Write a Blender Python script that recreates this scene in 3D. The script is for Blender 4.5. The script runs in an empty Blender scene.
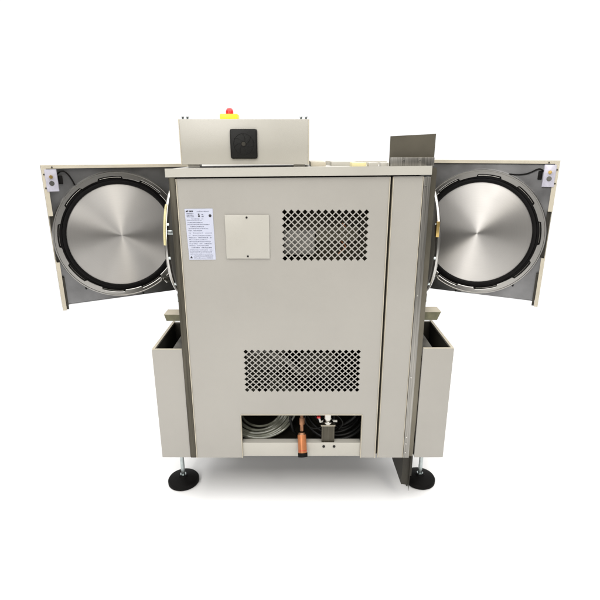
import bpy, bmesh, math, random
from mathutils import Vector, Matrix
random.seed(4)
R = math.radians
scene = bpy.context.scene
C = scene.collection

# ------------------------------------------------------------------ camera
H = 1.20                                   # camera height above the floor; z values below are given relative to it
cam_d = bpy.data.cameras.new('camera')
cam_d.sensor_width = 36.0
cam_d.lens = 36.0 * 472.0 / 600.0
cam_d.clip_end = 200
cam = bpy.data.objects.new('camera', cam_d)
cam.location = (0, -1.4, H)
cam.rotation_euler = (R(90 - 17.3), 0, 0)
C.objects.link(cam)
scene.camera = cam

# ------------------------------------------------------------------ world: bright cyclorama side, dim room side
w = bpy.data.worlds.new('World'); scene.world = w; w.use_nodes = True
nt = w.node_tree; nt.nodes.clear()
out = nt.nodes.new('ShaderNodeOutputWorld'); bg = nt.nodes.new('ShaderNodeBackground')
tc = nt.nodes.new('ShaderNodeTexCoord'); sx = nt.nodes.new('ShaderNodeSeparateXYZ')
nt.links.new(tc.outputs['Generated'], sx.inputs[0])
rp = nt.nodes.new('ShaderNodeValToRGB')
mr = nt.nodes.new('ShaderNodeMapRange'); mr.inputs[1].default_value = -1; mr.inputs[2].default_value = 1
nt.links.new(sx.outputs['Y'], mr.inputs[0]); nt.links.new(mr.outputs[0], rp.inputs[0])
e = rp.color_ramp.elements
e[0].position = 0.0; e[0].color = (0.205, 0.20, 0.19, 1)
e[1].position = 0.90; e[1].color = (1.02, 1.02, 1.02, 1)
k = e.new(0.68); k.color = (0.23, 0.226, 0.22, 1)
nt.links.new(rp.outputs[0], bg.inputs[0]); bg.inputs[1].default_value = 1.36
nt.links.new(bg.outputs[0], out.inputs[0])

def area(name, loc, target, size, size_y, power, col=(1, 1, 1)):
    l = bpy.data.lights.new(name, 'AREA'); l.shape = 'RECTANGLE'
    l.size = size; l.size_y = size_y; l.energy = power; l.color = col
    o = bpy.data.objects.new(name, l); C.objects.link(o); o.location = loc
    o.rotation_euler = (Vector(target) - Vector(loc)).to_track_quat('-Z', 'Y').to_euler()
    return o
area('added_overhead_light', (0, -0.2, 3.3), (0, -0.05, 0), 5.4, 5.6, 430, (1, 0.99, 0.975))  # unseen area lamp, added to push the floor to white
area('added_front_light', (-1.55, -3.9, 2.5), (0, 0, 0.5), 1.1, 1.2, 80, (1, 0.975, 0.94))  # unseen, added for the disc streaks and the floor under the cabinet
area('added_side_light', (1.35, -2.4, 3.1), (0, 0, 0.8), 0.4, 0.9, 20, (1, 0.93, 0.80))  # unseen warm lamp, added for the bright wedge on the left disc

scene.view_settings.view_transform = 'Standard'
scene.view_settings.look = 'None'
scene.view_settings.exposure = -0.36
scene.view_settings.gamma = 1
scene.render.engine = 'CYCLES'

# ------------------------------------------------------------------ materials
def lin(r, g, b):
    f = lambda c: (c/255/12.92) if c/255 <= .04045 else ((c/255+.055)/1.055)**2.4
    return (f(r), f(g), f(b), 1)
def mat(name, col, rough=.5, metal=0.0, var=.06, scale=6, bump=0.0, bscale=300, stretch=None, rvar=.08, spec=None, wav=0):
    m = bpy.data.materials.new(name); m.use_nodes = True
    n = m.node_tree; p = n.nodes['Principled BSDF']
    p.inputs['Roughness'].default_value = rough; p.inputs['Metallic'].default_value = metal
    if spec is not None: p.inputs['Specular IOR Level'].default_value = spec
    t = n.nodes.new('ShaderNodeTexCoord'); mp = n.nodes.new('ShaderNodeMapping')
    n.links.new(t.outputs['Object'], mp.inputs[0])
    if stretch: mp.inputs['Scale'].default_value = stretch
    nz = n.nodes.new('ShaderNodeTexNoise'); nz.inputs['Scale'].default_value = scale
    nz.inputs['Detail'].default_value = 6
    n.links.new(mp.outputs[0], nz.inputs['Vector'])
    cr = n.nodes.new('ShaderNodeValToRGB')
    cr.color_ramp.elements[0].position = .3; cr.color_ramp.elements[1].position = .7
    cr.color_ramp.elements[0].color = tuple(max(0, c*(1-var)) for c in col[:3])+(1,)
    cr.color_ramp.elements[1].color = tuple(min(1, c*(1+var)) for c in col[:3])+(1,)
    n.links.new(nz.outputs['Fac'], cr.inputs[0]); n.links.new(cr.outputs[0], p.inputs['Base Color'])
    rr = n.nodes.new('ShaderNodeMapRange'); rr.inputs[3].default_value = max(0, rough-rvar); rr.inputs[4].default_value = rough+rvar
    n.links.new(nz.outputs['Fac'], rr.inputs[0]); n.links.new(rr.outputs[0], p.inputs['Roughness'])
    if bump:
        b2 = n.nodes.new('ShaderNodeTexNoise'); b2.inputs['Scale'].default_value = bscale
        n.links.new(mp.outputs[0], b2.inputs['Vector'])
        bp = n.nodes.new('ShaderNodeBump'); bp.inputs['Strength'].default_value = bump; bp.inputs['Distance'].default_value = .002
        n.links.new(b2.outputs['Fac'], bp.inputs['Height']); n.links.new(bp.outputs[0], p.inputs['Normal'])
    if wav:
        t3 = n.nodes.new('ShaderNodeTexNoise'); t3.inputs['Scale'].default_value = 5; t3.inputs['Detail'].default_value = 1
        n.links.new(mp.outputs[0], t3.inputs['Vector'])
        b3 = n.nodes.new('ShaderNodeBump'); b3.inputs['Strength'].default_value = wav; b3.inputs['Distance'].default_value = .02
        n.links.new(t3.outputs['Fac'], b3.inputs['Height'])
        if bump: n.links.new(b3.outputs[0], bp.inputs['Normal'])
        else: n.links.new(b3.outputs[0], p.inputs['Normal'])
    return m
M = {}
M['paint']   = mat('grey_powder_coat', (.325, .311, .283), .36, var=.04, scale=3.5, rvar=.13, wav=.25, bump=.12, bscale=420)
M['paint2']  = mat('grey_powder_coat_light', (.405, .39, .348), .36, var=.04, scale=4, rvar=.12, wav=.2, bump=.12, bscale=420)
M['cream']   = mat('cream_paint_and_edge_highlight', (.45, .41, .325), .45, var=.07, scale=14)
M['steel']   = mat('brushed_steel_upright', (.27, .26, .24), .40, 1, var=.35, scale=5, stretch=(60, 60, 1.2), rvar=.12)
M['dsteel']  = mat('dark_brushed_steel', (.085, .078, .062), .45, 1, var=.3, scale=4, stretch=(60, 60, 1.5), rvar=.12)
M['film']    = mat('film_covered_steel', (.15, .137, .108), .38, .9, var=.18, scale=7, wav=.3, rvar=.1)
M['plate']   = mat('door_plate_steel', (.225, .225, .228), .36, 1, var=.25, scale=9, bump=.05, bscale=60, rvar=.1)
M['ring']    = mat('machined_ring_steel', (.42, .41, .39), .30, 1, var=.05, scale=5, rvar=.04)
M['chrome']  = mat('polished_steel', (.48, .47, .44), .18, 1, var=.1, scale=20)
M['rubber']  = mat('black_rubber', (.004, .0036, .0034), .65, spec=.12, var=.3, scale=40, bump=.3, bscale=120)
M['black']   = mat('black_plastic', (.006, .006, .0055), .5, spec=.25, var=.2, scale=60, bump=.15)
M['gasket']  = mat('black_silicone_gasket', (.004, .0036, .0036), .5, var=.3, scale=50, spec=.12)
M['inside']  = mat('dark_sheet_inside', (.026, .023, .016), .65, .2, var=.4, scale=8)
M['label']   = mat('white_label_paper', (.46, .48, .575), .4, var=.02, scale=20)
M['ink']     = mat('label_print_ink', (.14, .15, .20), .6, var=.25, scale=200)
M['dink']    = mat('label_black_ink', (.02, .02, .025), .6, var=.1, scale=90)
M['copper']  = mat('copper_pipe', (.46, .17, .065), .4, .45, var=.22, scale=30, stretch=(1, 1, .4))
M['oldcopper'] = mat('tarnished_copper', (.30, .15, .08), .4, .6, var=.35, scale=50)
M['brass']   = mat('brass', (.62, .44, .16), .3, .9, var=.2, scale=40)
M['yellow']  = mat('yellow_plastic', (.88, .62, .02), .4, var=.05)
M['pyellow'] = mat('pale_yellow_plastic_and_reflection', (.62, .56, .30), .45, var=.1, scale=30)
M['red']     = mat('red_plastic', (.55, .02, .02), .35, var=.08)
M['white']   = mat('white_plastic', (.58, .57, .53), .4, var=.04)
M['lilac']   = mat('zinc_plated_bracket', (.46, .45, .52), .35, .25, var=.12, scale=60)
M['hose']    = mat('clear_plastic_hose', (.19, .195, .155), .13, var=.35, scale=22, spec=.8)
M['olive'] = mat('galvanised_rail', (.12, .115, .065), .45, .15, var=.25, scale=40)
M['insul']   = mat('insulation_wrap', (.075, .068, .045), .5, .2, var=.5, scale=12, bump=.5, bscale=30)
M['zinc']    = mat('zinc_rod', (.42, .46, .46), .25, 1, var=.15, scale=60)
M['grey'] = mat('grey_plastic', (.16, .155, .14), .5, var=.3, scale=30)
M['floor']   = mat('white_floor', (.91, .91, .91), .6, var=.01, scale=2, spec=.2)

def disc_mat():
    m = bpy.data.materials.new('turned_steel_disc'); m.use_nodes = True
    n = m.node_tree; p = n.nodes['Principled BSDF']; L = n.links
    p.inputs['Metallic'].default_value = 1
    t = n.nodes.new('ShaderNodeTexCoord')
    ln = n.nodes.new('ShaderNodeVectorMath'); ln.operation = 'LENGTH'
    L.new(t.outputs['Object'], ln.inputs[0])
    nz = n.nodes.new('ShaderNodeTexNoise'); nz.noise_dimensions = '1D'; nz.inputs['Scale'].default_value = 420; nz.inputs['Detail'].default_value = 4
    L.new(ln.outputs['Value'], nz.inputs['W'])
    nb = n.nodes.new('ShaderNodeTexNoise'); nb.inputs['Scale'].default_value = 9
    L.new(t.outputs['Object'], nb.inputs['Vector'])
    cr = n.nodes.new('ShaderNodeMapRange'); cr.inputs[3].default_value = .56; cr.inputs[4].default_value = .62
    L.new(nz.outputs['Fac'], cr.inputs[0])
    cc = n.nodes.new('ShaderNodeCombineColor')
    mg = n.nodes.new('ShaderNodeMath'); mg.operation = 'MULTIPLY'; mg.inputs[1].default_value = .97
    mb = n.nodes.new('ShaderNodeMath'); mb.operation = 'MULTIPLY'; mb.inputs[1].default_value = .93
    L.new(cr.outputs[0], cc.inputs[0]); L.new(cr.outputs[0], mg.inputs[0]); L.new(cr.outputs[0], mb.inputs[0])
    L.new(mg.outputs[0], cc.inputs[1]); L.new(mb.outputs[0], cc.inputs[2]); L.new(cc.outputs[0], p.inputs['Base Color'])
    r2 = n.nodes.new('ShaderNodeMapRange'); r2.inputs[1].default_value = .3; r2.inputs[2].default_value = .7; r2.inputs[3].default_value = .44; r2.inputs[4].default_value = .56
    L.new(nb.outputs['Fac'], r2.inputs[0]); L.new(r2.outputs[0], p.inputs['Roughness'])
    p.inputs['Anisotropic'].default_value = .88; p.inputs['Anisotropic Rotation'].default_value = .25
    tg = n.nodes.new('ShaderNodeTangent'); tg.direction_type = 'RADIAL'; tg.axis = 'Z'
    L.new(tg.outputs[0], p.inputs['Tangent'])
    bp = n.nodes.new('ShaderNodeBump'); bp.inputs['Strength'].default_value = .012; bp.inputs['Distance'].default_value = .001
    L.new(nz.outputs['Fac'], bp.inputs['Height']); L.new(bp.outputs[0], p.inputs['Normal'])
    return m
M['disc'] = disc_mat()

# ------------------------------------------------------------------ mesh helpers (z relative to camera height)
ident = lambda v: Vector((v[0], v[1], v[2] + H))
class MB:
    def __init__(s, f=ident): s.bm = bmesh.new(); s.f = f
    def box(s, x0, x1, y0, y1, z0, z1, bev=0):
        b = bmesh.new(); bmesh.ops.create_cube(b, size=1)
        for v in b.verts:
            v.co = Vector(((x0+x1)/2 + v.co.x*(x1-x0), (y0+y1)/2 + v.co.y*(y1-y0), (z0+z1)/2 + v.co.z*(z1-z0)))
        if bev: bmesh.ops.bevel(b, geom=b.edges[:], offset=bev, segments=2, affect='EDGES', profile=.6)
        s.merge(b); return s
    def merge(s, b):
        vs = {v: s.bm.verts.new(s.f(v.co)) for v in b.verts}
        for fc in b.faces:
            try:
                nf = s.bm.faces.new([vs[v] for v in fc.verts]); nf.smooth = fc.smooth
            except ValueError: pass
        b.free()
    def poly(s, pts):
        s.bm.faces.new([s.bm.verts.new(s.f(p)) for p in pts]); return s
    def prism(s, pts, d):                     # extrude polygon by vector d
        d = Vector(d); a = [Vector(p) for p in pts]
        b = bmesh.new(); lo = [b.verts.new(p) for p in a]; hi = [b.verts.new(p+d) for p in a]
        b.faces.new(lo); b.faces.new(hi[::-1]); n = len(a)
        for i in range(n): b.faces.new([lo[i], lo[(i+1) % n], hi[(i+1) % n], hi[i]])
        s.merge(b); return s
    def tube(s, pts, r, seg=14, cap=True, r1=None):
        pts = [Vector(p) for p in pts]; b = bmesh.new(); rings = []
        for i, p in enumerate(pts):
            t = (pts[min(i+1, len(pts)-1)] - pts[max(i-1, 0)]).normalized()
            a = t.orthogonal().normalized() if i == 0 else (pa - t*pa.dot(t)).normalized()
            pa = a; c = t.cross(a)
            rr = r if r1 is None else r + (r1-r)*i/(len(pts)-1)
            rings.append([b.verts.new(p + (a*math.cos(q) + c*math.sin(q))*rr) for q in [2*math.pi*j/seg for j in range(seg)]])
        for i in range(len(rings)-1):
            for j in range(seg):
                f = b.faces.new([rings[i][j], rings[i][(j+1) % seg], rings[i+1][(j+1) % seg], rings[i+1][j]]); f.smooth = True
        if cap:
            b.faces.new(rings[0][::-1]); b.faces.new(rings[-1])
        s.merge(b); return s
    def lathe(s, prof, c, ax='z', seg=48):    # prof: (radius, height) list; flat shading handled by sharp profile
        b = bmesh.new(); c = Vector(c); rings = []
        def P(r, h, q):
            u, v = r*math.cos(q), r*math.sin(q)
            return c + (Vector((u, v, h)) if ax == 'z' else Vector((h, u, v)) if ax == 'x' else Vector((u, h, v)))
        for (r, h) in prof:
            if r < 1e-6: rings.append([b.verts.new(P(0, h, 0))])
            else: rings.append([b.verts.new(P(r, h, 2*math.pi*j/seg)) for j in range(seg)])
        for a, d in zip(rings[:-1], rings[1:]):
            for j in range(seg):
                q = [a[j % len(a)], a[(j+1) % len(a)], d[(j+1) % len(d)], d[j % len(d)]]
                u = []
                for v in q:
                    if v not in u: u.append(v)
                if len(u) > 2: f = b.faces.new(u); f.smooth = True
        s.merge(b); return s
    def build(s, name, m, parent=None, merge=True, mats=None, smooth_angle=35, flat=False, split=False):
        if merge: bmesh.ops.remove_doubles(s.bm, verts=s.bm.verts, dist=1e-5)
        bmesh.ops.recalc_face_normals(s.bm, faces=s.bm.faces)
        if split:                                # every loose piece becomes an object of its own
            todo = set(s.bm.verts); res = None
            while todo:
                st = [todo.pop()]; isl = set(st)
                while st:
                    for ed in st.pop().link_edges:
                        for v in ed.verts:
                            if v in todo: todo.discard(v); isl.add(v); st.append(v)
                mb = MB(lambda v: Vector(v)); vm = {v: mb.bm.verts.new(v.co) for v in isl}
                for fc in s.bm.faces:
                    if fc.verts[0] in isl: mb.bm.faces.new([vm[v] for v in fc.verts]).smooth = fc.smooth
                res = mb.build(name, m, parent, smooth_angle=smooth_angle)
            s.bm.free(); return res
        me = bpy.data.meshes.new(name); s.bm.to_mesh(me); s.bm.free()
        try: flat or me.set_sharp_from_angle(angle=R(smooth_angle))
        except Exception: pass
        for mm in (mats or [m]): me.materials.append(mm)
        o = bpy.data.objects.new(name, me); C.objects.link(o)
        if parent:
            o.parent = parent
            if parent.type == 'EMPTY': o.location = -parent.location
        return o

# ------------------------------------------------------------------ floor
fl = MB(lambda v: Vector(v)); fl.poly([(-2.8, -2.6, 0), (2.8, -2.6, 0), (2.8, 1.9, 0), (-2.8, 1.9, 0)])
fl = fl.build('floor', M['floor']); fl['kind'] = 'structure'

# ------------------------------------------------------------------ the machine
root = bpy.data.objects.new('autoclave', None); C.objects.link(root); root.location = (0, .35, 0)
root['label'] = 'grey autoclave with both round doors swung open and two perforated vents in its panel'
root['category'] = 'autoclave'

X0, X1 = -.378, .376
ZB = -1.008
DEP = .72
# --- panels
def grille(mb, x0, x1, z1, z0, nx, nz):
    """perforated zone with hole centres on the corners of a half-pitch lattice; returns outer rectangle"""
    p = (x1-x0)/(nx-1); q = 2*(z1-z0)/(nz-1)
    a, b = p*.395, q*.395
    P2, Q2 = p/2, q/2
    I = 2*(nx-1); J = nz-1
    hole = lambda i, j: 0 <= i <= I and 0 <= j <= J and (i+j) % 2 == 0
    for i in range(-1, I+1):
        for j in range(-1, J+1):
            cs = [(i, j), (i+1, j), (i+1, j+1), (i, j+1)]
            pts = []
            for k2 in range(4):
                ci, cj = cs[k2]; pi, pj = cs[k2-1]; ni, nj = cs[(k2+1) % 4]
                X = x0 + ci*P2; Z = z0 + cj*Q2
                if hole(ci, cj):
                    for (ti, tj) in ((pi, pj), (ni, nj)):
                        pts.append((X + (ti-ci)*a, 0, Z + (tj-cj)*b))
                else: pts.append((X, 0, Z))
            mb.poly(pts)
    for i in range(I+1):
        for j in range(J+1):
            if not hole(i, j): continue
            X, Z = x0+i*P2, z0+j*Q2
            c = [(X+a, Z), (X, Z+b), (X-a, Z), (X, Z-b)]
            for n in range(4):
                u, v = c[n], c[(n+1) % 4]
                mb.poly([(u[0], 0, u[1]), (v[0], 0, v[1]), (v[0], .0014, v[1]), (u[0], .0014, u[1])])
    return x0-P2, x1+P2, z0-Q2, z1+Q2
pn = MB()
PL, PR, PT = -.358, .2602, -.0675
g1 = grille(pn, -.0455, .1955, -.1655, -.3045, 13, 15)
g2 = grille(pn, -.1745, .1885, -.6105, -.7470, 19, 15)
ox0, ox1, oz1 = -.198, .208, -.841
def strip(x0, x1, z0, z1): pn.poly([(x0, 0, z0), (x1, 0, z0), (x1, 0, z1), (x0, 0, z1)])
strip(PL, PR, g1[3], PT)
strip(PL, g1[0], g1[2], g1[3]); strip(g1[1], PR, g1[2], g1[3])
strip(PL, PR, g2[3], g1[2])
strip(PL, g2[0], g2[2], g2[3]); strip(g2[1], PR, g2[2], g2[3])
strip(PL, PR, oz1, g2[2])
strip(PL, ox0, ZB, oz1); strip(ox1, PR, ZB, oz1)
# top edge follows the slightly rising lid
for v in pn.bm.verts:
    if abs(v.co.z - H - PT) < 1e-5: v.co.z += (v.co.x*.0095)
panel = pn.build('rear_panel', M['paint'], root, flat=True)
# folded edges of the panel; their lighter colour paints in the edge highlights
fe = MB()
fe.box(PL, PL+.0025, -.0024, .012, ZB, PT-.004); fe.box(PR-.0025, PR, -.0024, .012, ZB, PT+.002)
fe.box(ox0-.0022, ox0, -.0024, .012, ZB, oz1); fe.box(ox1, ox1+.0022, -.0024, .012, ZB, oz1)
fe.box(ox0, ox1, -.0024, .012, oz1, oz1+.0022)
fe.build('panel_fold_highlight', M['cream'], panel, split=True)
# narrow service panel
sp = MB(); sp.prism([(.2685, 0, ZB), (.3548, 0, ZB), (.3548, 0, -.0635), (.2685, 0, -.0645)], (0, .012, 0))
sp = sp.build('side_panel', M['paint'], root)
MB().box(.2680, .2700, -.0015, .011, ZB+.001, -.066).box(.3535, .3552, -.0015, .011, ZB+.001, -.065).build('panel_fold_highlight', M['cream'], sp, split=True)  # light edge strips, highlights put into the colour
# chassis shell
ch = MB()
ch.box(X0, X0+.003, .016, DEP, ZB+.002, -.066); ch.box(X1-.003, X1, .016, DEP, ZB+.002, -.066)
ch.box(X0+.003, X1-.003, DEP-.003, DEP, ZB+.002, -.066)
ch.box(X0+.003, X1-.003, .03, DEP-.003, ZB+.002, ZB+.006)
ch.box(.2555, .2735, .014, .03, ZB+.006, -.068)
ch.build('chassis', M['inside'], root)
# uprights
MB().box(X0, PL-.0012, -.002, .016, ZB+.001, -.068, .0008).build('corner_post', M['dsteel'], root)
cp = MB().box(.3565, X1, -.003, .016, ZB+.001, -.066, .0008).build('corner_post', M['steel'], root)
rv = MB()
for z in (-.092, -.42, -.70, -.925, -.95, -.985):
    rv.lathe([(0, -.0022), (.0022, -.0018), (.003, 0)], (.3625, -.003, z), 'y', 12)
rv.build('rivet', M['chrome'], cp, split=True)
# lid
ld = MB()
ld.prism([(-.383, 0, -.0645), (.374, 0, -.0575), (.374, 0, -.0365), (-.383, 0, -.0445)], (0, DEP+.02, 0))
for v in ld.bm.verts: v.co.y -= .008
bmesh.ops.remove_doubles(ld.bm, verts=ld.bm.verts, dist=1e-5)
bmesh.ops.bevel(ld.bm, geom=ld.bm.edges[:], offset=.002, segments=2, affect='EDGES')
lid = ld.build('lid', M['paint2'], root)
# things carried on the lid
MB().box(.033, .08, .12, .40, -.040, -.026, .002).build('cover_plate', M['cream'], lid)
MB().box(.10, .18, .16, .26, -.041, -.026, .002).box(.09, .30, .30, .34, -.041, -.026, .002).build('terminal_block', M['paint2'], lid, split=True)
MB().box(.155, .198, .06, .13, -.041, -.027, .002).build('connector', M['pyellow'], lid)
MB().box(.204, .232, .05, .10, -.041, -.027, .002).box(.24, .262, .05, .09, -.041, -.027, .002).build('connector', M['paint2'], lid, split=True)

# --- steel partition sheet on the right
ps = MB()
ps.prism([(.262, .046, -.040), (.262, .046, .0465), (.3935, .0455, .053), (.3935, .046, -.040)], (0, .0015, 0))
ps.prism([(.3775, .008, ZB), (.3775, .008, -.040), (.3925, .008, -.040), (.3925, .008, ZB)], (0, .0015, 0))
ps.box(.3925, .394, .008, .0475, ZB+.1, -.045)
sheet = ps.build('partition_sheet', M['film'], root)
MB().box(.264, .392, .034, .0455, -.0365, -.012, .001).build('angle_strip', M['steel'], sheet)
sc = MB()
for x in (.302, .349):
    sc.lathe([(0, -.003), (.003, -.0025), (.0035, 0)], (x, .034, -.021), 'y', 10)
sc.build('screw', M['chrome'], sheet, split=True)
# lower end of the sheet below the cabinet
lw = MB()
lw.prism([(.3604, .18, ZB-.001), (.3604, .012, ZB-.001), (.3604, .012, -1.128), (.3604, .18, -1.141)], (.0015, 0, 0))
lw.prism([(.3604, .012, ZB-.001), (.384, .012, ZB-.001), (.384, .012, -1.135), (.379, .012, -1.135), (.376, .012, -1.128), (.3604, .012, -1.126)], (0, -.0015, 0))
lw.prism([(.3845, .001, ZB-.001), (.3845, .03, ZB-.001), (.3845, .015, -1.12), (.3845, .001, -1.147)], (.0012, 0, 0))
lw.box(.384, .394, .01, .012, -1.09, ZB-.001)
lw.build('sheet_foot', M['inside'], sheet)

# --- crossbar in the lower opening
cb = MB().box(ox0+.0005, ox1-.0005, .004, .007, -1.0045, -.952, .0008).box(ox0+.0005, ox1-.0005, .007, .03, -.956, -.953).build('crossbar', M['paint2'], root)
s_ = MB()
for x in (.0818, .1175):
    s_.lathe([(0, -.003), (.0035, -.003), (.0048, -.001), (.005, 0)], (x, .004, -.966), 'y', 12)
s_.build('screw', M['black'], cb, split=True)

# --- access cover
ac = MB().box(-.2215, -.091, -.0035, -.0009, -.3045, -.1735, .0007).build('access_cover', M['paint2'], root)
s_ = MB()
for z in (-.181, -.2975):
    s_.lathe([(0, -.002), (.0025, -.0018), (.0032, 0)], (-.157, -.0035, z), 'y', 12)
s_.build('screw', M['black'], ac, split=True)

# --- rating label with its rows of small print
lb = MB().prism([(-.3385, -.0013, -.1560), (-.2560, -.0013, -.1550), (-.2545, -.0013, -.3080), (-.3345, -.0013, -.3085)], (0, .0004, 0)).build('rating_label', M['label'], root)
lt = MB(); ld2 = MB()
def bar(mb, x0, x1, z0, z1, dy=-.0016): mb.box(x0, x1, dy, dy+.0002, z0, z1)
ld2.prism([(-.336, -.0016, -.1655), (-.3335, -.0016, -.1615), (-.328, -.0016, -.1605), (-.3295, -.0016, -.1655)], (0, .0002, 0))
x = -.3265
for wdt in (.0028, .0024, .003, .0024, .0024):
    bar(ld2, x, x+wdt*.8, -.1655, -.1612); x += wdt
ld2.lathe([(0, 0), (.0042, 0)], (-.2645, -.0017, -.176), 'y', 20)
bar(ld2, -.2998, -.2955, -.1735, -.170); bar(ld2, -.2998, -.2945, -.1795, -.175)
bar(lt, -.2895, -.2845, -.1735, -.171); bar(lt, -.2895, -.2835, -.1795, -.1765)
ld2.prism([(-.3315, -.0016, -.3035), (-.3275, -.0016, -.2965), (-.3235, -.0016, -.3035)], (0, .0002, 0))
rows = [(-.164, -.303, -.265), (-.171, -.333, -.308), (-.1755, -.333, -.312), (-.180, -.333, -.309), (-.1862, -.32, -.285), (-.190, -.334, -.29),
        (-.197, -.332, -.288), (-.203, -.333, -.266), (-.209, -.325, -.284), (-.215, -.330, -.272), (-.221, -.331, -.29), (-.228, -.330, -.262),
        (-.236, -.331, -.264), (-.242, -.331, -.264), (-.248, -.331, -.276), (-.254, -.330, -.266), (-.260, -.331, -.263), (-.266, -.331, -.274),
        (-.272, -.330, -.262), (-.279, -.331, -.262), (-.285, -.331, -.265), (-.2915, -.330, -.262), (-.2975, -.320, -.261), (-.3035, -.3205, -.262)]
for z, a, b in rows:
    x = a
    while x < b - .002:
        wd = random.uniform(.0018, .0062); g = random.uniform(.0007, .0016)
        if random.random() < .06: x += .005; continue
        h = random.choice((.0013, .0016, .0019))
        bar(lt, x, min(x+wd, b), z, z+h); x += wd+g*.8
lt.build('small_print', M['ink'], lb); ld2.build('label_symbol', M['dink'], lb, split=True)

# --- control box on the lid
bx = MB().box(-.3632, .0275, .10, .36, -.0335, .0965, .0015)
bx.box(-.345, -.31, .115, .15, -.0425, -.0335); bx.box(-.02, .015, .115, .15, -.041, -.0335)
bx = bx.build('control_box', M['paint2'], root)
MB().box(-.3625, -.3600, .0990, .10, -.0335, .0955).box(.0248, .0270, .0990, .10, -.0335, .0955).build('box_edge', M['cream'], bx, split=True)
fg = MB().box(-.2095, -.1285, .0915, .0995, -.0165, .0685, .006)
fg.box(-.2065, -.1315, .0895, .0920, -.0135, .0655, .001)
fan = fg.build('fan_guard', M['black'], bx)
fb = MB()
for kx in range(7):
    q0 = 2*math.pi*kx/7
    pts = [(-.169 + rr*math.cos(q0+rr*26), .0888, .026 + rr*math.sin(q0+rr*26)) for rr in [.007+.0035*i for i in range(8)]]
    fb.tube(pts, .0006, 6)
for rr in (.0075, .030):
    fb.tube([(-.169 + rr*math.cos(t*math.pi/16), .0888, .026 + rr*math.sin(t*math.pi/16)) for t in range(33)], .0006, 6)
fb.build('fan_rib', M['black'], fan, split=True)
hb = MB().lathe([(0, -.0012), (.006, -.001), (.0065, 0)], (-.169, .0893, .026), 'y', 20).build('fan_hub', M['inside'], fan)
es = MB().box(-.252, -.196, .185, .235, .0965, .1175, .004).build('emergency_stop_base', M['yellow'], bx)
MB().lathe([(.012, .1175), (.0118, .126), (.009, .133), (.006, .1355), (0, .136)], (-.2235, .208, 0), 'z', 24).build('emergency_stop_button', M['red'], bx)
tb = MB()
for x in (-.351, -.337, .003, .018):
    tb.tube([(x, .112, .0965), (x, .112, .1015)], .003, 10); tb.tube([(x, .112, .1015), (x, .112, .1035)], .0045, 6)
tb.build('screw', M['zinc'], bx, split=True)

# --- inside parts seen through the vents and the lower opening
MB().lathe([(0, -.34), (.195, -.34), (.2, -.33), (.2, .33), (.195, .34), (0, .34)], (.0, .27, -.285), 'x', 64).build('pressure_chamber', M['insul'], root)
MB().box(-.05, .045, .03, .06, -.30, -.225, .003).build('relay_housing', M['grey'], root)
MB().box(.05, .18, .045, .06, -.26, -.215, .003).box(.10, .15, .038, .045, -.255, -.235, .002).build('terminal_rail', M['insul'], root)
wr = MB()
for i in range(1):
    wr.tube([(.13+.06*i+.012*math.sin(t*1.3+i), .05, -.205-.012*t) for t in range(9)], .0022, 8)
wr.build('wire', M['copper'], root, split=True)
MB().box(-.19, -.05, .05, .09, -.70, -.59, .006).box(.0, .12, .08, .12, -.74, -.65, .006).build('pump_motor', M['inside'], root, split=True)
MB().tube([(-.18, .05, -.645), (-.12, .045, -.62), (-.05, .05, -.66), (0, .06, -.72)], .008, 12).build('hose', M['grey'], root)
hc = MB()
def coil(mb, cx, cy, cz, radii, r, tilt, q0=0, q1=2*math.pi):
    for i, rr in enumerate(radii):
        ox, oz = random.uniform(-.006, .006), random.uniform(-.004, .004)
        ph = random.uniform(0, 6)
        mb.tube([(cx+ox + rr*math.cos(q), cy + rr*math.cos(tilt)*math.sin(q), cz+oz+.002*i + rr*math.sin(tilt)*math.sin(q) + .003*math.sin(2*q+ph))
                 for q in [q0+(q1-q0)*t/56 for t in range(57)]], r, 10, cap=False)
coil(hc, -.150, .150, -.895, [.075, .085, .093, .101, .108, .115, .122, .129, .136], .0042, R(38))
hc.build('hose_coil', M['hose'], root)
bh = MB()
coil(bh, .130, .150, -.895, [.085, .10, .112, .125], .0052, R(36))
bh.tube([(-.03, .10, -.86), (-.035, .07, -.90), (-.025, .07, -.945), (-.01, .10, -.985)], .005, 10)
bh.tube([(.055+.038*math.cos(t*.35+1.4)-.0, .05, -.885+.04*math.sin(t*.35+1.4)) for t in range(12)], .0022, 8)
bh.tube([(.20-.002*t*t, .06+.004*t, -.86-.014*t) for t in range(9)], .0055, 10)
bh.tube([(.13+.02*math.sin(t*.4), .055, -.875-.008*t) for t in range(8)], .0022, 8)
bh.tube([(.155+.035*math.cos(t*.3+2.2), .075, -.90+.045*math.sin(t*.3+2.2)) for t in range(11)], .003, 8)
bh.build('hose', M['black'], root, split=True)
pp = MB()
pp.tube([(.006, .012, -.925), (.0095, -.022, -.985)], .0148, 28)
pipe = pp.build('drain_pipe', M['copper'], root)
MB().tube([(.0090, -.0170, -.9765), (.0097, -.0235, -.9885)], .0163, 28).build('pipe_end', M['rubber'], pipe)
MB().tube([(.0087, -.0140, -.9700), (.0088, -.0150, -.9715)], .0153, 28).build('pipe_band', M['red'], pipe)
MB().tube([(.006, .04, -.845), (.006, .02, -.915)], .0062, 16).tube([(.006, .033, -.872), (.006, .026, -.893)], .0095, 6).tube([(.006, .0150, -.919), (.006, .0130, -.923), (.006, .0110, -.927)], .0105, 24, r1=.0150).build('pipe_fitting', M['oldcopper'], pipe)
br = MB().box(.074, .118, .010, .0115, -.957, -.889, .0005).box(.071, .121, .010, .045, -.889, -.8875).build('valve_bracket', M['dsteel'], root)
MB().box(.0715, .1205, .0085, .0100, -.8895, -.8872).build('bracket_edge', M['cream'], br)
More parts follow.
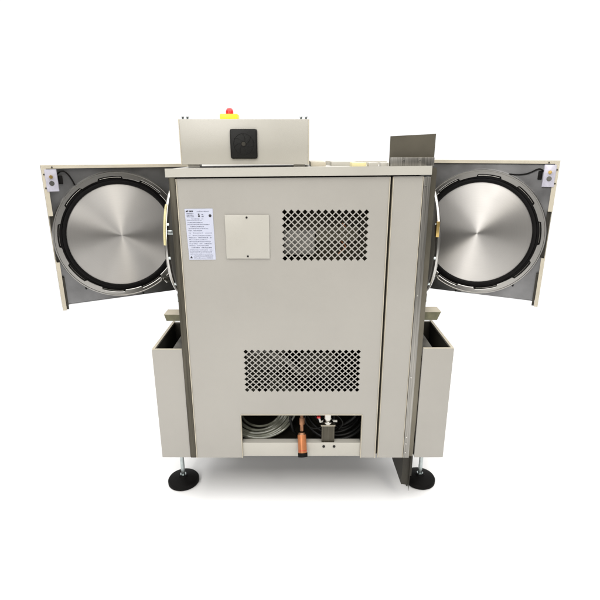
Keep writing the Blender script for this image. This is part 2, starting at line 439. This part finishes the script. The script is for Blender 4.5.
va = MB().lathe([(0, -.8875), (.019, -.8875), (.019, -.879), (.012, -.878), (.012, -.87), (.015, -.869), (.015, -.845), (0, -.845)], (.096, .03, 0), 'z', 24).build('valve', M['chrome'], root)
MB().box(.058, .070, .022, .034, -.868, -.861, .001).build('cap', M['red'], va)
MB().tube([(.066, .028, -.869), (.070, .024, -.882), (.083, .03, -.882)], .004, 8).tube([(.11, .03, -.882), (.128, .026, -.880)], .004, 8).build('connector', M['white'], va, split=True)

# --- side bins
def bin_(sg, xo, xi, zt, tag):
    a, b = min(xo, xi), max(xo, xi)
    m = MB()
    m.box(a, b, .001, .009, ZB, zt, .0009)                                    # front
    wx = (a, a+.008) if sg < 0 else (b-.008, b)
    m.box(wx[0], wx[1], .0092, .27, ZB+.001, zt-.001)                             # outer wall
    bk = (a+.008, b) if sg < 0 else (a, b-.008)
    m.box(bk[0], bk[1], .262, .27, ZB+.001, zt-.001)                              # back
    o = m.build('side_bin', M['paint'], root)
    MB().box(wx[0]-.0005, wx[1]+.0005, .0095, .27, zt-.001, zt+.001).box(a+.001, b-.001, .0015, .0085, zt, zt+.0012).build('bin_edge', M['cream'], o)
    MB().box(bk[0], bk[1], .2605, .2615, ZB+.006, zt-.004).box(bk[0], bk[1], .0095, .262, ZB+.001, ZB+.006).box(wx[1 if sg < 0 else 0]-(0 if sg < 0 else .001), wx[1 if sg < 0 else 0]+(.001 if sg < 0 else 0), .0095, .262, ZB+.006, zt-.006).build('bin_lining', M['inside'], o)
    xc = (a+b)/2
    t = MB()
    A = Matrix.Translation((xi+sg*.034, .13, zt-.047)) @ Matrix.Rotation(R(-35*sg), 4, 'Y') @ Matrix.Rotation(R(20), 4, 'X')
    bmb = bmesh.new(); bmesh.ops.create_cube(bmb, size=1)
    for v in bmb.verts: v.co = A @ Vector((v.co.x*.05, v.co.y*.11, v.co.z*.04))
    bmesh.ops.bevel(bmb, geom=bmb.edges[:], offset=.004, segments=2, affect='EDGES')
    t.merge(bmb)
    t.tube([(xc-.02, .05, zt-.10), (xc+.0, .09, zt-.07), (xc+.015, .17, zt-.11)], .011, 12)
    t.build('pipe_elbow', M['grey'], o)
    return o
bl = bin_(-1, -.4772, -.3793, -.6040, 'l'); brr = bin_(1, .4955, .3960, -.5998, 'r')
MB().box(-.4805, -.4772, .02, .045, -.712, -.692, .001).build('indicator', M['red'], bl)
# filler strips between cabinet and bins (steel, slightly set back)
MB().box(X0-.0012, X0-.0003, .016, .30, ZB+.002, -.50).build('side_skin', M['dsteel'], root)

# --- rails under the doors
for sg in (-1, 1):
    x1 = .4573 if sg > 0 else -.4419; dz = .0275 if sg > 0 else .0218
    x0 = .3795 if sg > 0 else -.3790
    a, b = min(x0, x1), max(x0, x1)
    zt = -.4924 if sg > 0 else -.5016
    m = MB()
    y0, y1 = (.05, .10)
    m.prism([(a, y0, zt), (b, y0, zt), (b-(.0105 if sg > 0 else 0), y0, zt-dz), (a+(.0065 if sg < 0 else 0), y0, zt-dz)], (0, y1-y0, 0))
    dr_ = m.build('door_rail', M['olive'], root)
    MB().prism([(a, y0-.0006, zt), (b, y0-.0006, zt), (b, y0-.0006, zt+.0015), (a, y0-.0006, zt+.0015)], (0, y1-y0, 0)).build('rail_lit_top', M['cream'], dr_)  # lighter sheet puts the stronger light on the top face into its colour

# --- vessel mouths on both sides
for sg in (-1, 1):
    zc = -.285
    xs = X0 if sg < 0 else X1+.016
    m = MB()
    pr = [(.165, 0), (.165, .030*sg), (.186, .030*sg), (.204, .027*sg), (.208, .022*sg), (.208, .003*sg), (.200, 0)]
    m.lathe(pr, (xs, .25, zc), 'x', 72)
    vm = m.build('vessel_mouth', M['inside'], root)
    MB().lathe([(.172, .0300*sg), (.172, .043*sg), (.175, .046*sg), (.191, .046*sg), (.195, .042*sg), (.195, .036*sg), (.190, .0300*sg)], (xs, .25, zc), 'x', 72).build('mouth_ring', M['ring'], vm)
    t = MB()
    for k2 in range(12):
        q = 2*math.pi*k2/12+.15
        c = Vector((xs+.020*sg, .25+.2005*math.cos(q), zc+.2005*math.sin(q)))
        t.tube([c, c+Vector((.013*sg, 0, 0))], .0045, 6)
    t.build('bolt', M['zinc'], vm, split=True)
    if sg < 0:
        MB().tube([(xs-.042, .25-.192*math.cos(q), zc+.192*math.sin(q)) for q in [R(3+2.6*t) for t in range(16)]], .0052, 10).build('rim_reflection', M['pyellow'], vm)  # painted reflection: a pale yellow arc laid along the mouth ring
        MB().box(xs-.030, xs-.012, .046, .056, zc+.045, zc+.058, .002).build('latch_block', M['zinc'], vm)
    else:
        MB().box(xs+.026, xs+.036, .045, .056, -.248, -.200, .002).build('latch_block', M['brass'], vm)
    t = MB(); t.box(min(xs+.002*sg, xs+.03*sg), max(xs+.002*sg, xs+.03*sg), .10, .13, -.475, -.445, .003)
    t.tube([(xs+.004*sg, .08, -.44), (xs+.012*sg, .085, -.47), (xs+.006*sg, .09, -.50)], .005, 10)
    t.build('limit_switch', M['zinc'], vm)

# --- the two open doors
def door(sg, x0, y0, ang, zc, sc_, r, zt, zb):
    ca, sa = math.cos(R(ang)), math.sin(R(ang))
    nrm = Vector((sg*sa, -ca, 0)); dr = Vector((sg*ca, sa, 0))
    f = lambda v: Vector((x0, y0, H)) + dr*v[0] + nrm*v[1] + Vector((0, 0, v[2]))   # (s, d, z)
    W = .50
    m = MB(f)
    m.box(.0, W, -.060, -.058, zt-.485, zt)                          # outer skin
    m.box(0, W, -.058, .0, zt-.003, zt)                                # top edge
    m.box(0, W, -.002, .0, zt-.0105, zt-.003)                          # top lip
    m.box(0, .003, -.058, 0, zt-.165, zt-.0105)                        # outer edge, with a gap for the latch
    m.box(0, .003, -.058, 0, zb-.018, zt-.325)
    m.box(.003, .014, -.002, 0, zt-.165, zt-.0105)
    m.box(.003, .012, -.002, 0, zb-.018, zt-.325)
    d = m.build('door', M['cream'], root)
    t = MB(f).box(.003, .006, -.058, -.010, zt-.325, zt-.165).box(.006, .016, -.015, -.012, zt-.325, zt-.165)
    t.box(.0125, .020, -.019, -.003, zb-.016, zb+.10)
    t.build('latch_slot', M['inside'], d)
    t = MB(f).box(.006, W, -.022, -.019, zb, zt-.004).box(.02, W, -.04, -.0185, zb-.0035, zb, .0008)
    t.build('inner_plate', M['plate'], d)
    # locking ring with bayonet notches
    c = Vector((sc_, 0, zc))
    def P(rr, q, dd): return (c.x + rr*math.cos(q), dd, c.z + rr*math.sin(q))
    N = 288; notch = 9
    b = bmesh.new(); cols = []
    for i in range(N):
        q = 2*math.pi*i/N; ph = (i % (N//notch))/(N/notch)
        ri = r+.0255 if .10 < ph < .66 else r+.0180
        prof = [(ri, -.012), (ri, -.0015), (ri+.0015, 0), (r+.036, .0), (r+.0375, .0035), (r+.0405, .0035), (r+.0418, 0), (r+.0418, -.019)]
        cols.append([b.verts.new(P(a_, q, h_)) for a_, h_ in prof])
    for i in range(N):
        A_, B_ = cols[i], cols[(i+1) % N]
        for j in range(len(A_)-1):
            fc = b.faces.new([A_[j], B_[j], B_[j+1], A_[j+1]]); fc.smooth = True
    t = MB(f); t.merge(b); t.build('locking_ring', M['ring'], d)
    cq = R(-52)
    t = MB(f); pc = P(r+.040, cq, 0)
    t.box(pc[0]-.016, pc[0]+.016, -.018, .007, pc[2]-.008, pc[2]+.010, .003)
    t.tube([(pc[0]-.004, .007, pc[2]), (pc[0]-.004, .016, pc[2])], .0055, 6)
    t.tube([(pc[0]-.012, .002, pc[2]+.008), (pc[0]+.006, .010, pc[2]-.014), (pc[0]+.018, .006, pc[2]-.012)], .004, 8)
    t.build('ring_clamp', M['chrome'], d)
    # small steel lips inside each notch
    t = MB(f)
    for k2 in range(notch):
        q0 = 2*math.pi*(k2+.13)/notch; q1 = 2*math.pi*(k2+.63)/notch
        pts = [P(r+.0215, q0+(q1-q0)*i/12, -.004) for i in range(13)]
        t.tube(pts, .0011, 6)
    t.build('bayonet_lip', M['steel'], d, split=True)
    def ringmesh(prof, nm, mt):
        b = bmesh.new(); cs = []
        for i in range(128):
            q = 2*math.pi*i/128
            cs.append([b.verts.new(P(a_, q, h_)) for a_, h_ in prof])
        for i in range(128):
            for j in range(len(prof)-1):
                fc = b.faces.new([cs[i][j], cs[(i+1) % 128][j], cs[(i+1) % 128][j+1], cs[i][j+1]]); fc.smooth = True
        t = MB(f); t.merge(b); return t.build(nm, mt, d)
    ringmesh([(r-.0025, -.0085), (r-.001, -.003), (r+.003, -.001), (r+.011, -.002), (r+.013, -.008), (r+.028, -.009), (r+.028, -.0195)], 'door_gasket', M['gasket'])
    # disc, built in its own frame so that the turning marks run round its axis
    b = bmesh.new()
    prof = [(0, .0), (r*.3, .0), (r*.6, .0), (r*.9, .0), (r-.0035, .0), (r-.0015, -.0012), (r-.001, -.010)]
    rings = []
    for (a_, h_) in prof:
        rings.append([b.verts.new((0, 0, h_))] if a_ == 0 else [b.verts.new((a_*math.cos(2*math.pi*i/128), a_*math.sin(2*math.pi*i/128), h_)) for i in range(128)])
    for A_, B_ in zip(rings[:-1], rings[1:]):
        for i in range(128):
            if len(A_) == 1: b.faces.new([A_[0], B_[i], B_[(i+1) % 128]])
            else: b.faces.new([A_[i], B_[i], B_[(i+1) % 128], A_[(i+1) % 128]])
    for fc in b.faces: fc.smooth = True
    bmesh.ops.recalc_face_normals(b, faces=b.faces)
    me = bpy.data.meshes.new('turned_disc'); b.to_mesh(me); b.free(); me.set_sharp_from_angle(angle=R(30)); me.materials.append(M['disc'])
    o = bpy.data.objects.new('turned_disc', me); C.objects.link(o); o.parent = d
    zax = nrm; xax = dr*sg; yax = zax.cross(xax)
    mm = Matrix((xax, yax, zax)).transposed().to_4x4(); mm.translation = f((sc_, -.006, zc))
    o.matrix_local = mm
    # switch bracket in the top outer corner
    t = MB(f).box(.008, .044, .0005, .0022, zt-.084, zt-.013, .0006)
    t.box(.0425, .044, -.018, .0022, zt-.084, zt-.013)
    bk = t.build('switch_bracket', M['lilac'], d)
    t = MB(f)
    for (s0, z0) in ((.0055, zt-.029), (.0055, zt-.073), (.032, zt-.0065)):
        b3 = bmesh.new(); bmesh.ops.create_uvsphere(b3, u_segments=10, v_segments=6, radius=.0026)
        for v in b3.verts: v.co += Vector((s0, .001, z0))
        t.merge(b3)
    t.build('rivet', M['inside'], bk, split=True)
    t = MB(f)
    t.tube([(.025, .002, zt-.037), (.025, .008, zt-.037)], .0062, 6); t.tube([(.025, .008, zt-.037), (.025, .013, zt-.037)], .0035, 12)
    t.build('nut', M['brass'], bk)
    MB(f).tube([(.025, .0022, zt-.058), (.025, .003, zt-.058)], .008, 20).build('washer', M['chrome'], bk)
    t = MB(f)
    if sg > 0: cp_ = [(.044, -.010, zt-.030), (.056, -.006, zt-.020), (.068, -.007, zt-.020), (.080, -.01, zt-.032), (.090, -.012, zt-.052), (.098, -.015, zt-.075)]
    else: cp_ = [(.044, -.010, zt-.035), (.055, -.006, zt-.026), (.068, -.008, zt-.030), (.080, -.01, zt-.038), (.100, -.012, zt-.046), (.125, -.015, zt-.048), (.15, -.016, zt-.046)]
    # smooth the path
    P_ = [Vector(p) for p in cp_]
    for _ in range(2):
        Q = [P_[0]]
        for a_, b_ in zip(P_[:-1], P_[1:]): Q += [a_*.75+b_*.25, a_*.25+b_*.75]
        P_ = Q+[P_[-1]]
    t.tube(P_, .0024, 8)
    t.box(.047, .060, -.019, -.008, zt-.062, zt-.034, .002)
    t.build('cable', M['rubber'], d)
    t = MB(f)
    for (qq, rr) in ((4.05, r+.047), (4.95, r+.050), (5.5, r+.05)):
        p = P(rr, qq, -.019); t.tube([p, (p[0], -.012, p[2])], .0035, 8)
    t.build('stud', M['black'], d, split=True)
    # hinge arm joining door and cabinet
    t = MB(f).box(.43, .52, -.016, .004, zc+.10, zc+.17, .003).box(.43, .52, -.016, .004, zc-.17, zc-.10, .003)
    t.build('hinge_arm', M['zinc'], d, split=True)
    return d
door(+1, -.8462, .2, 29.5, -.2880, .2285, .1850, -.0385, -.5205)
door(-1,  .8470, .2, 27.0, -.2790, .2315, .1825, -.0235, -.5065)

# --- levelling feet
def foot(x, y):
    m = MB().lathe([(0, -H), (.054, -H), (.0575, -H+.003), (.0580, -H+.013), (.055, -H+.018), (.040, -H+.024), (.018, -H+.028), (.015, -H+.032), (0, -H+.033)], (x, y, 0), 'z', 56)
    o = m.build('levelling_foot', M['rubber'], root)
    MB().tube([(x, y, -H+.028), (x, y, ZB+.003)], .0075, 16).tube([(x, y, -H+.028), (x, y, -H+.036)], .0125, 6).build('threaded_rod', M['zinc'], o)
foot(-.4440, .118); foot(.458, .125); foot(-.33, .62); foot(.33, .62)
MB().box(-.47, -.32, .05, .16, ZB-.004, ZB).box(.395, .485, .05, .20, ZB-.004, ZB).box(-.36, -.30, .55, .70, ZB-.004, ZB+.001).box(.30, .36, .55, .70, ZB-.004, ZB+.001).build('foot_mount', M['inside'], root, split=True)
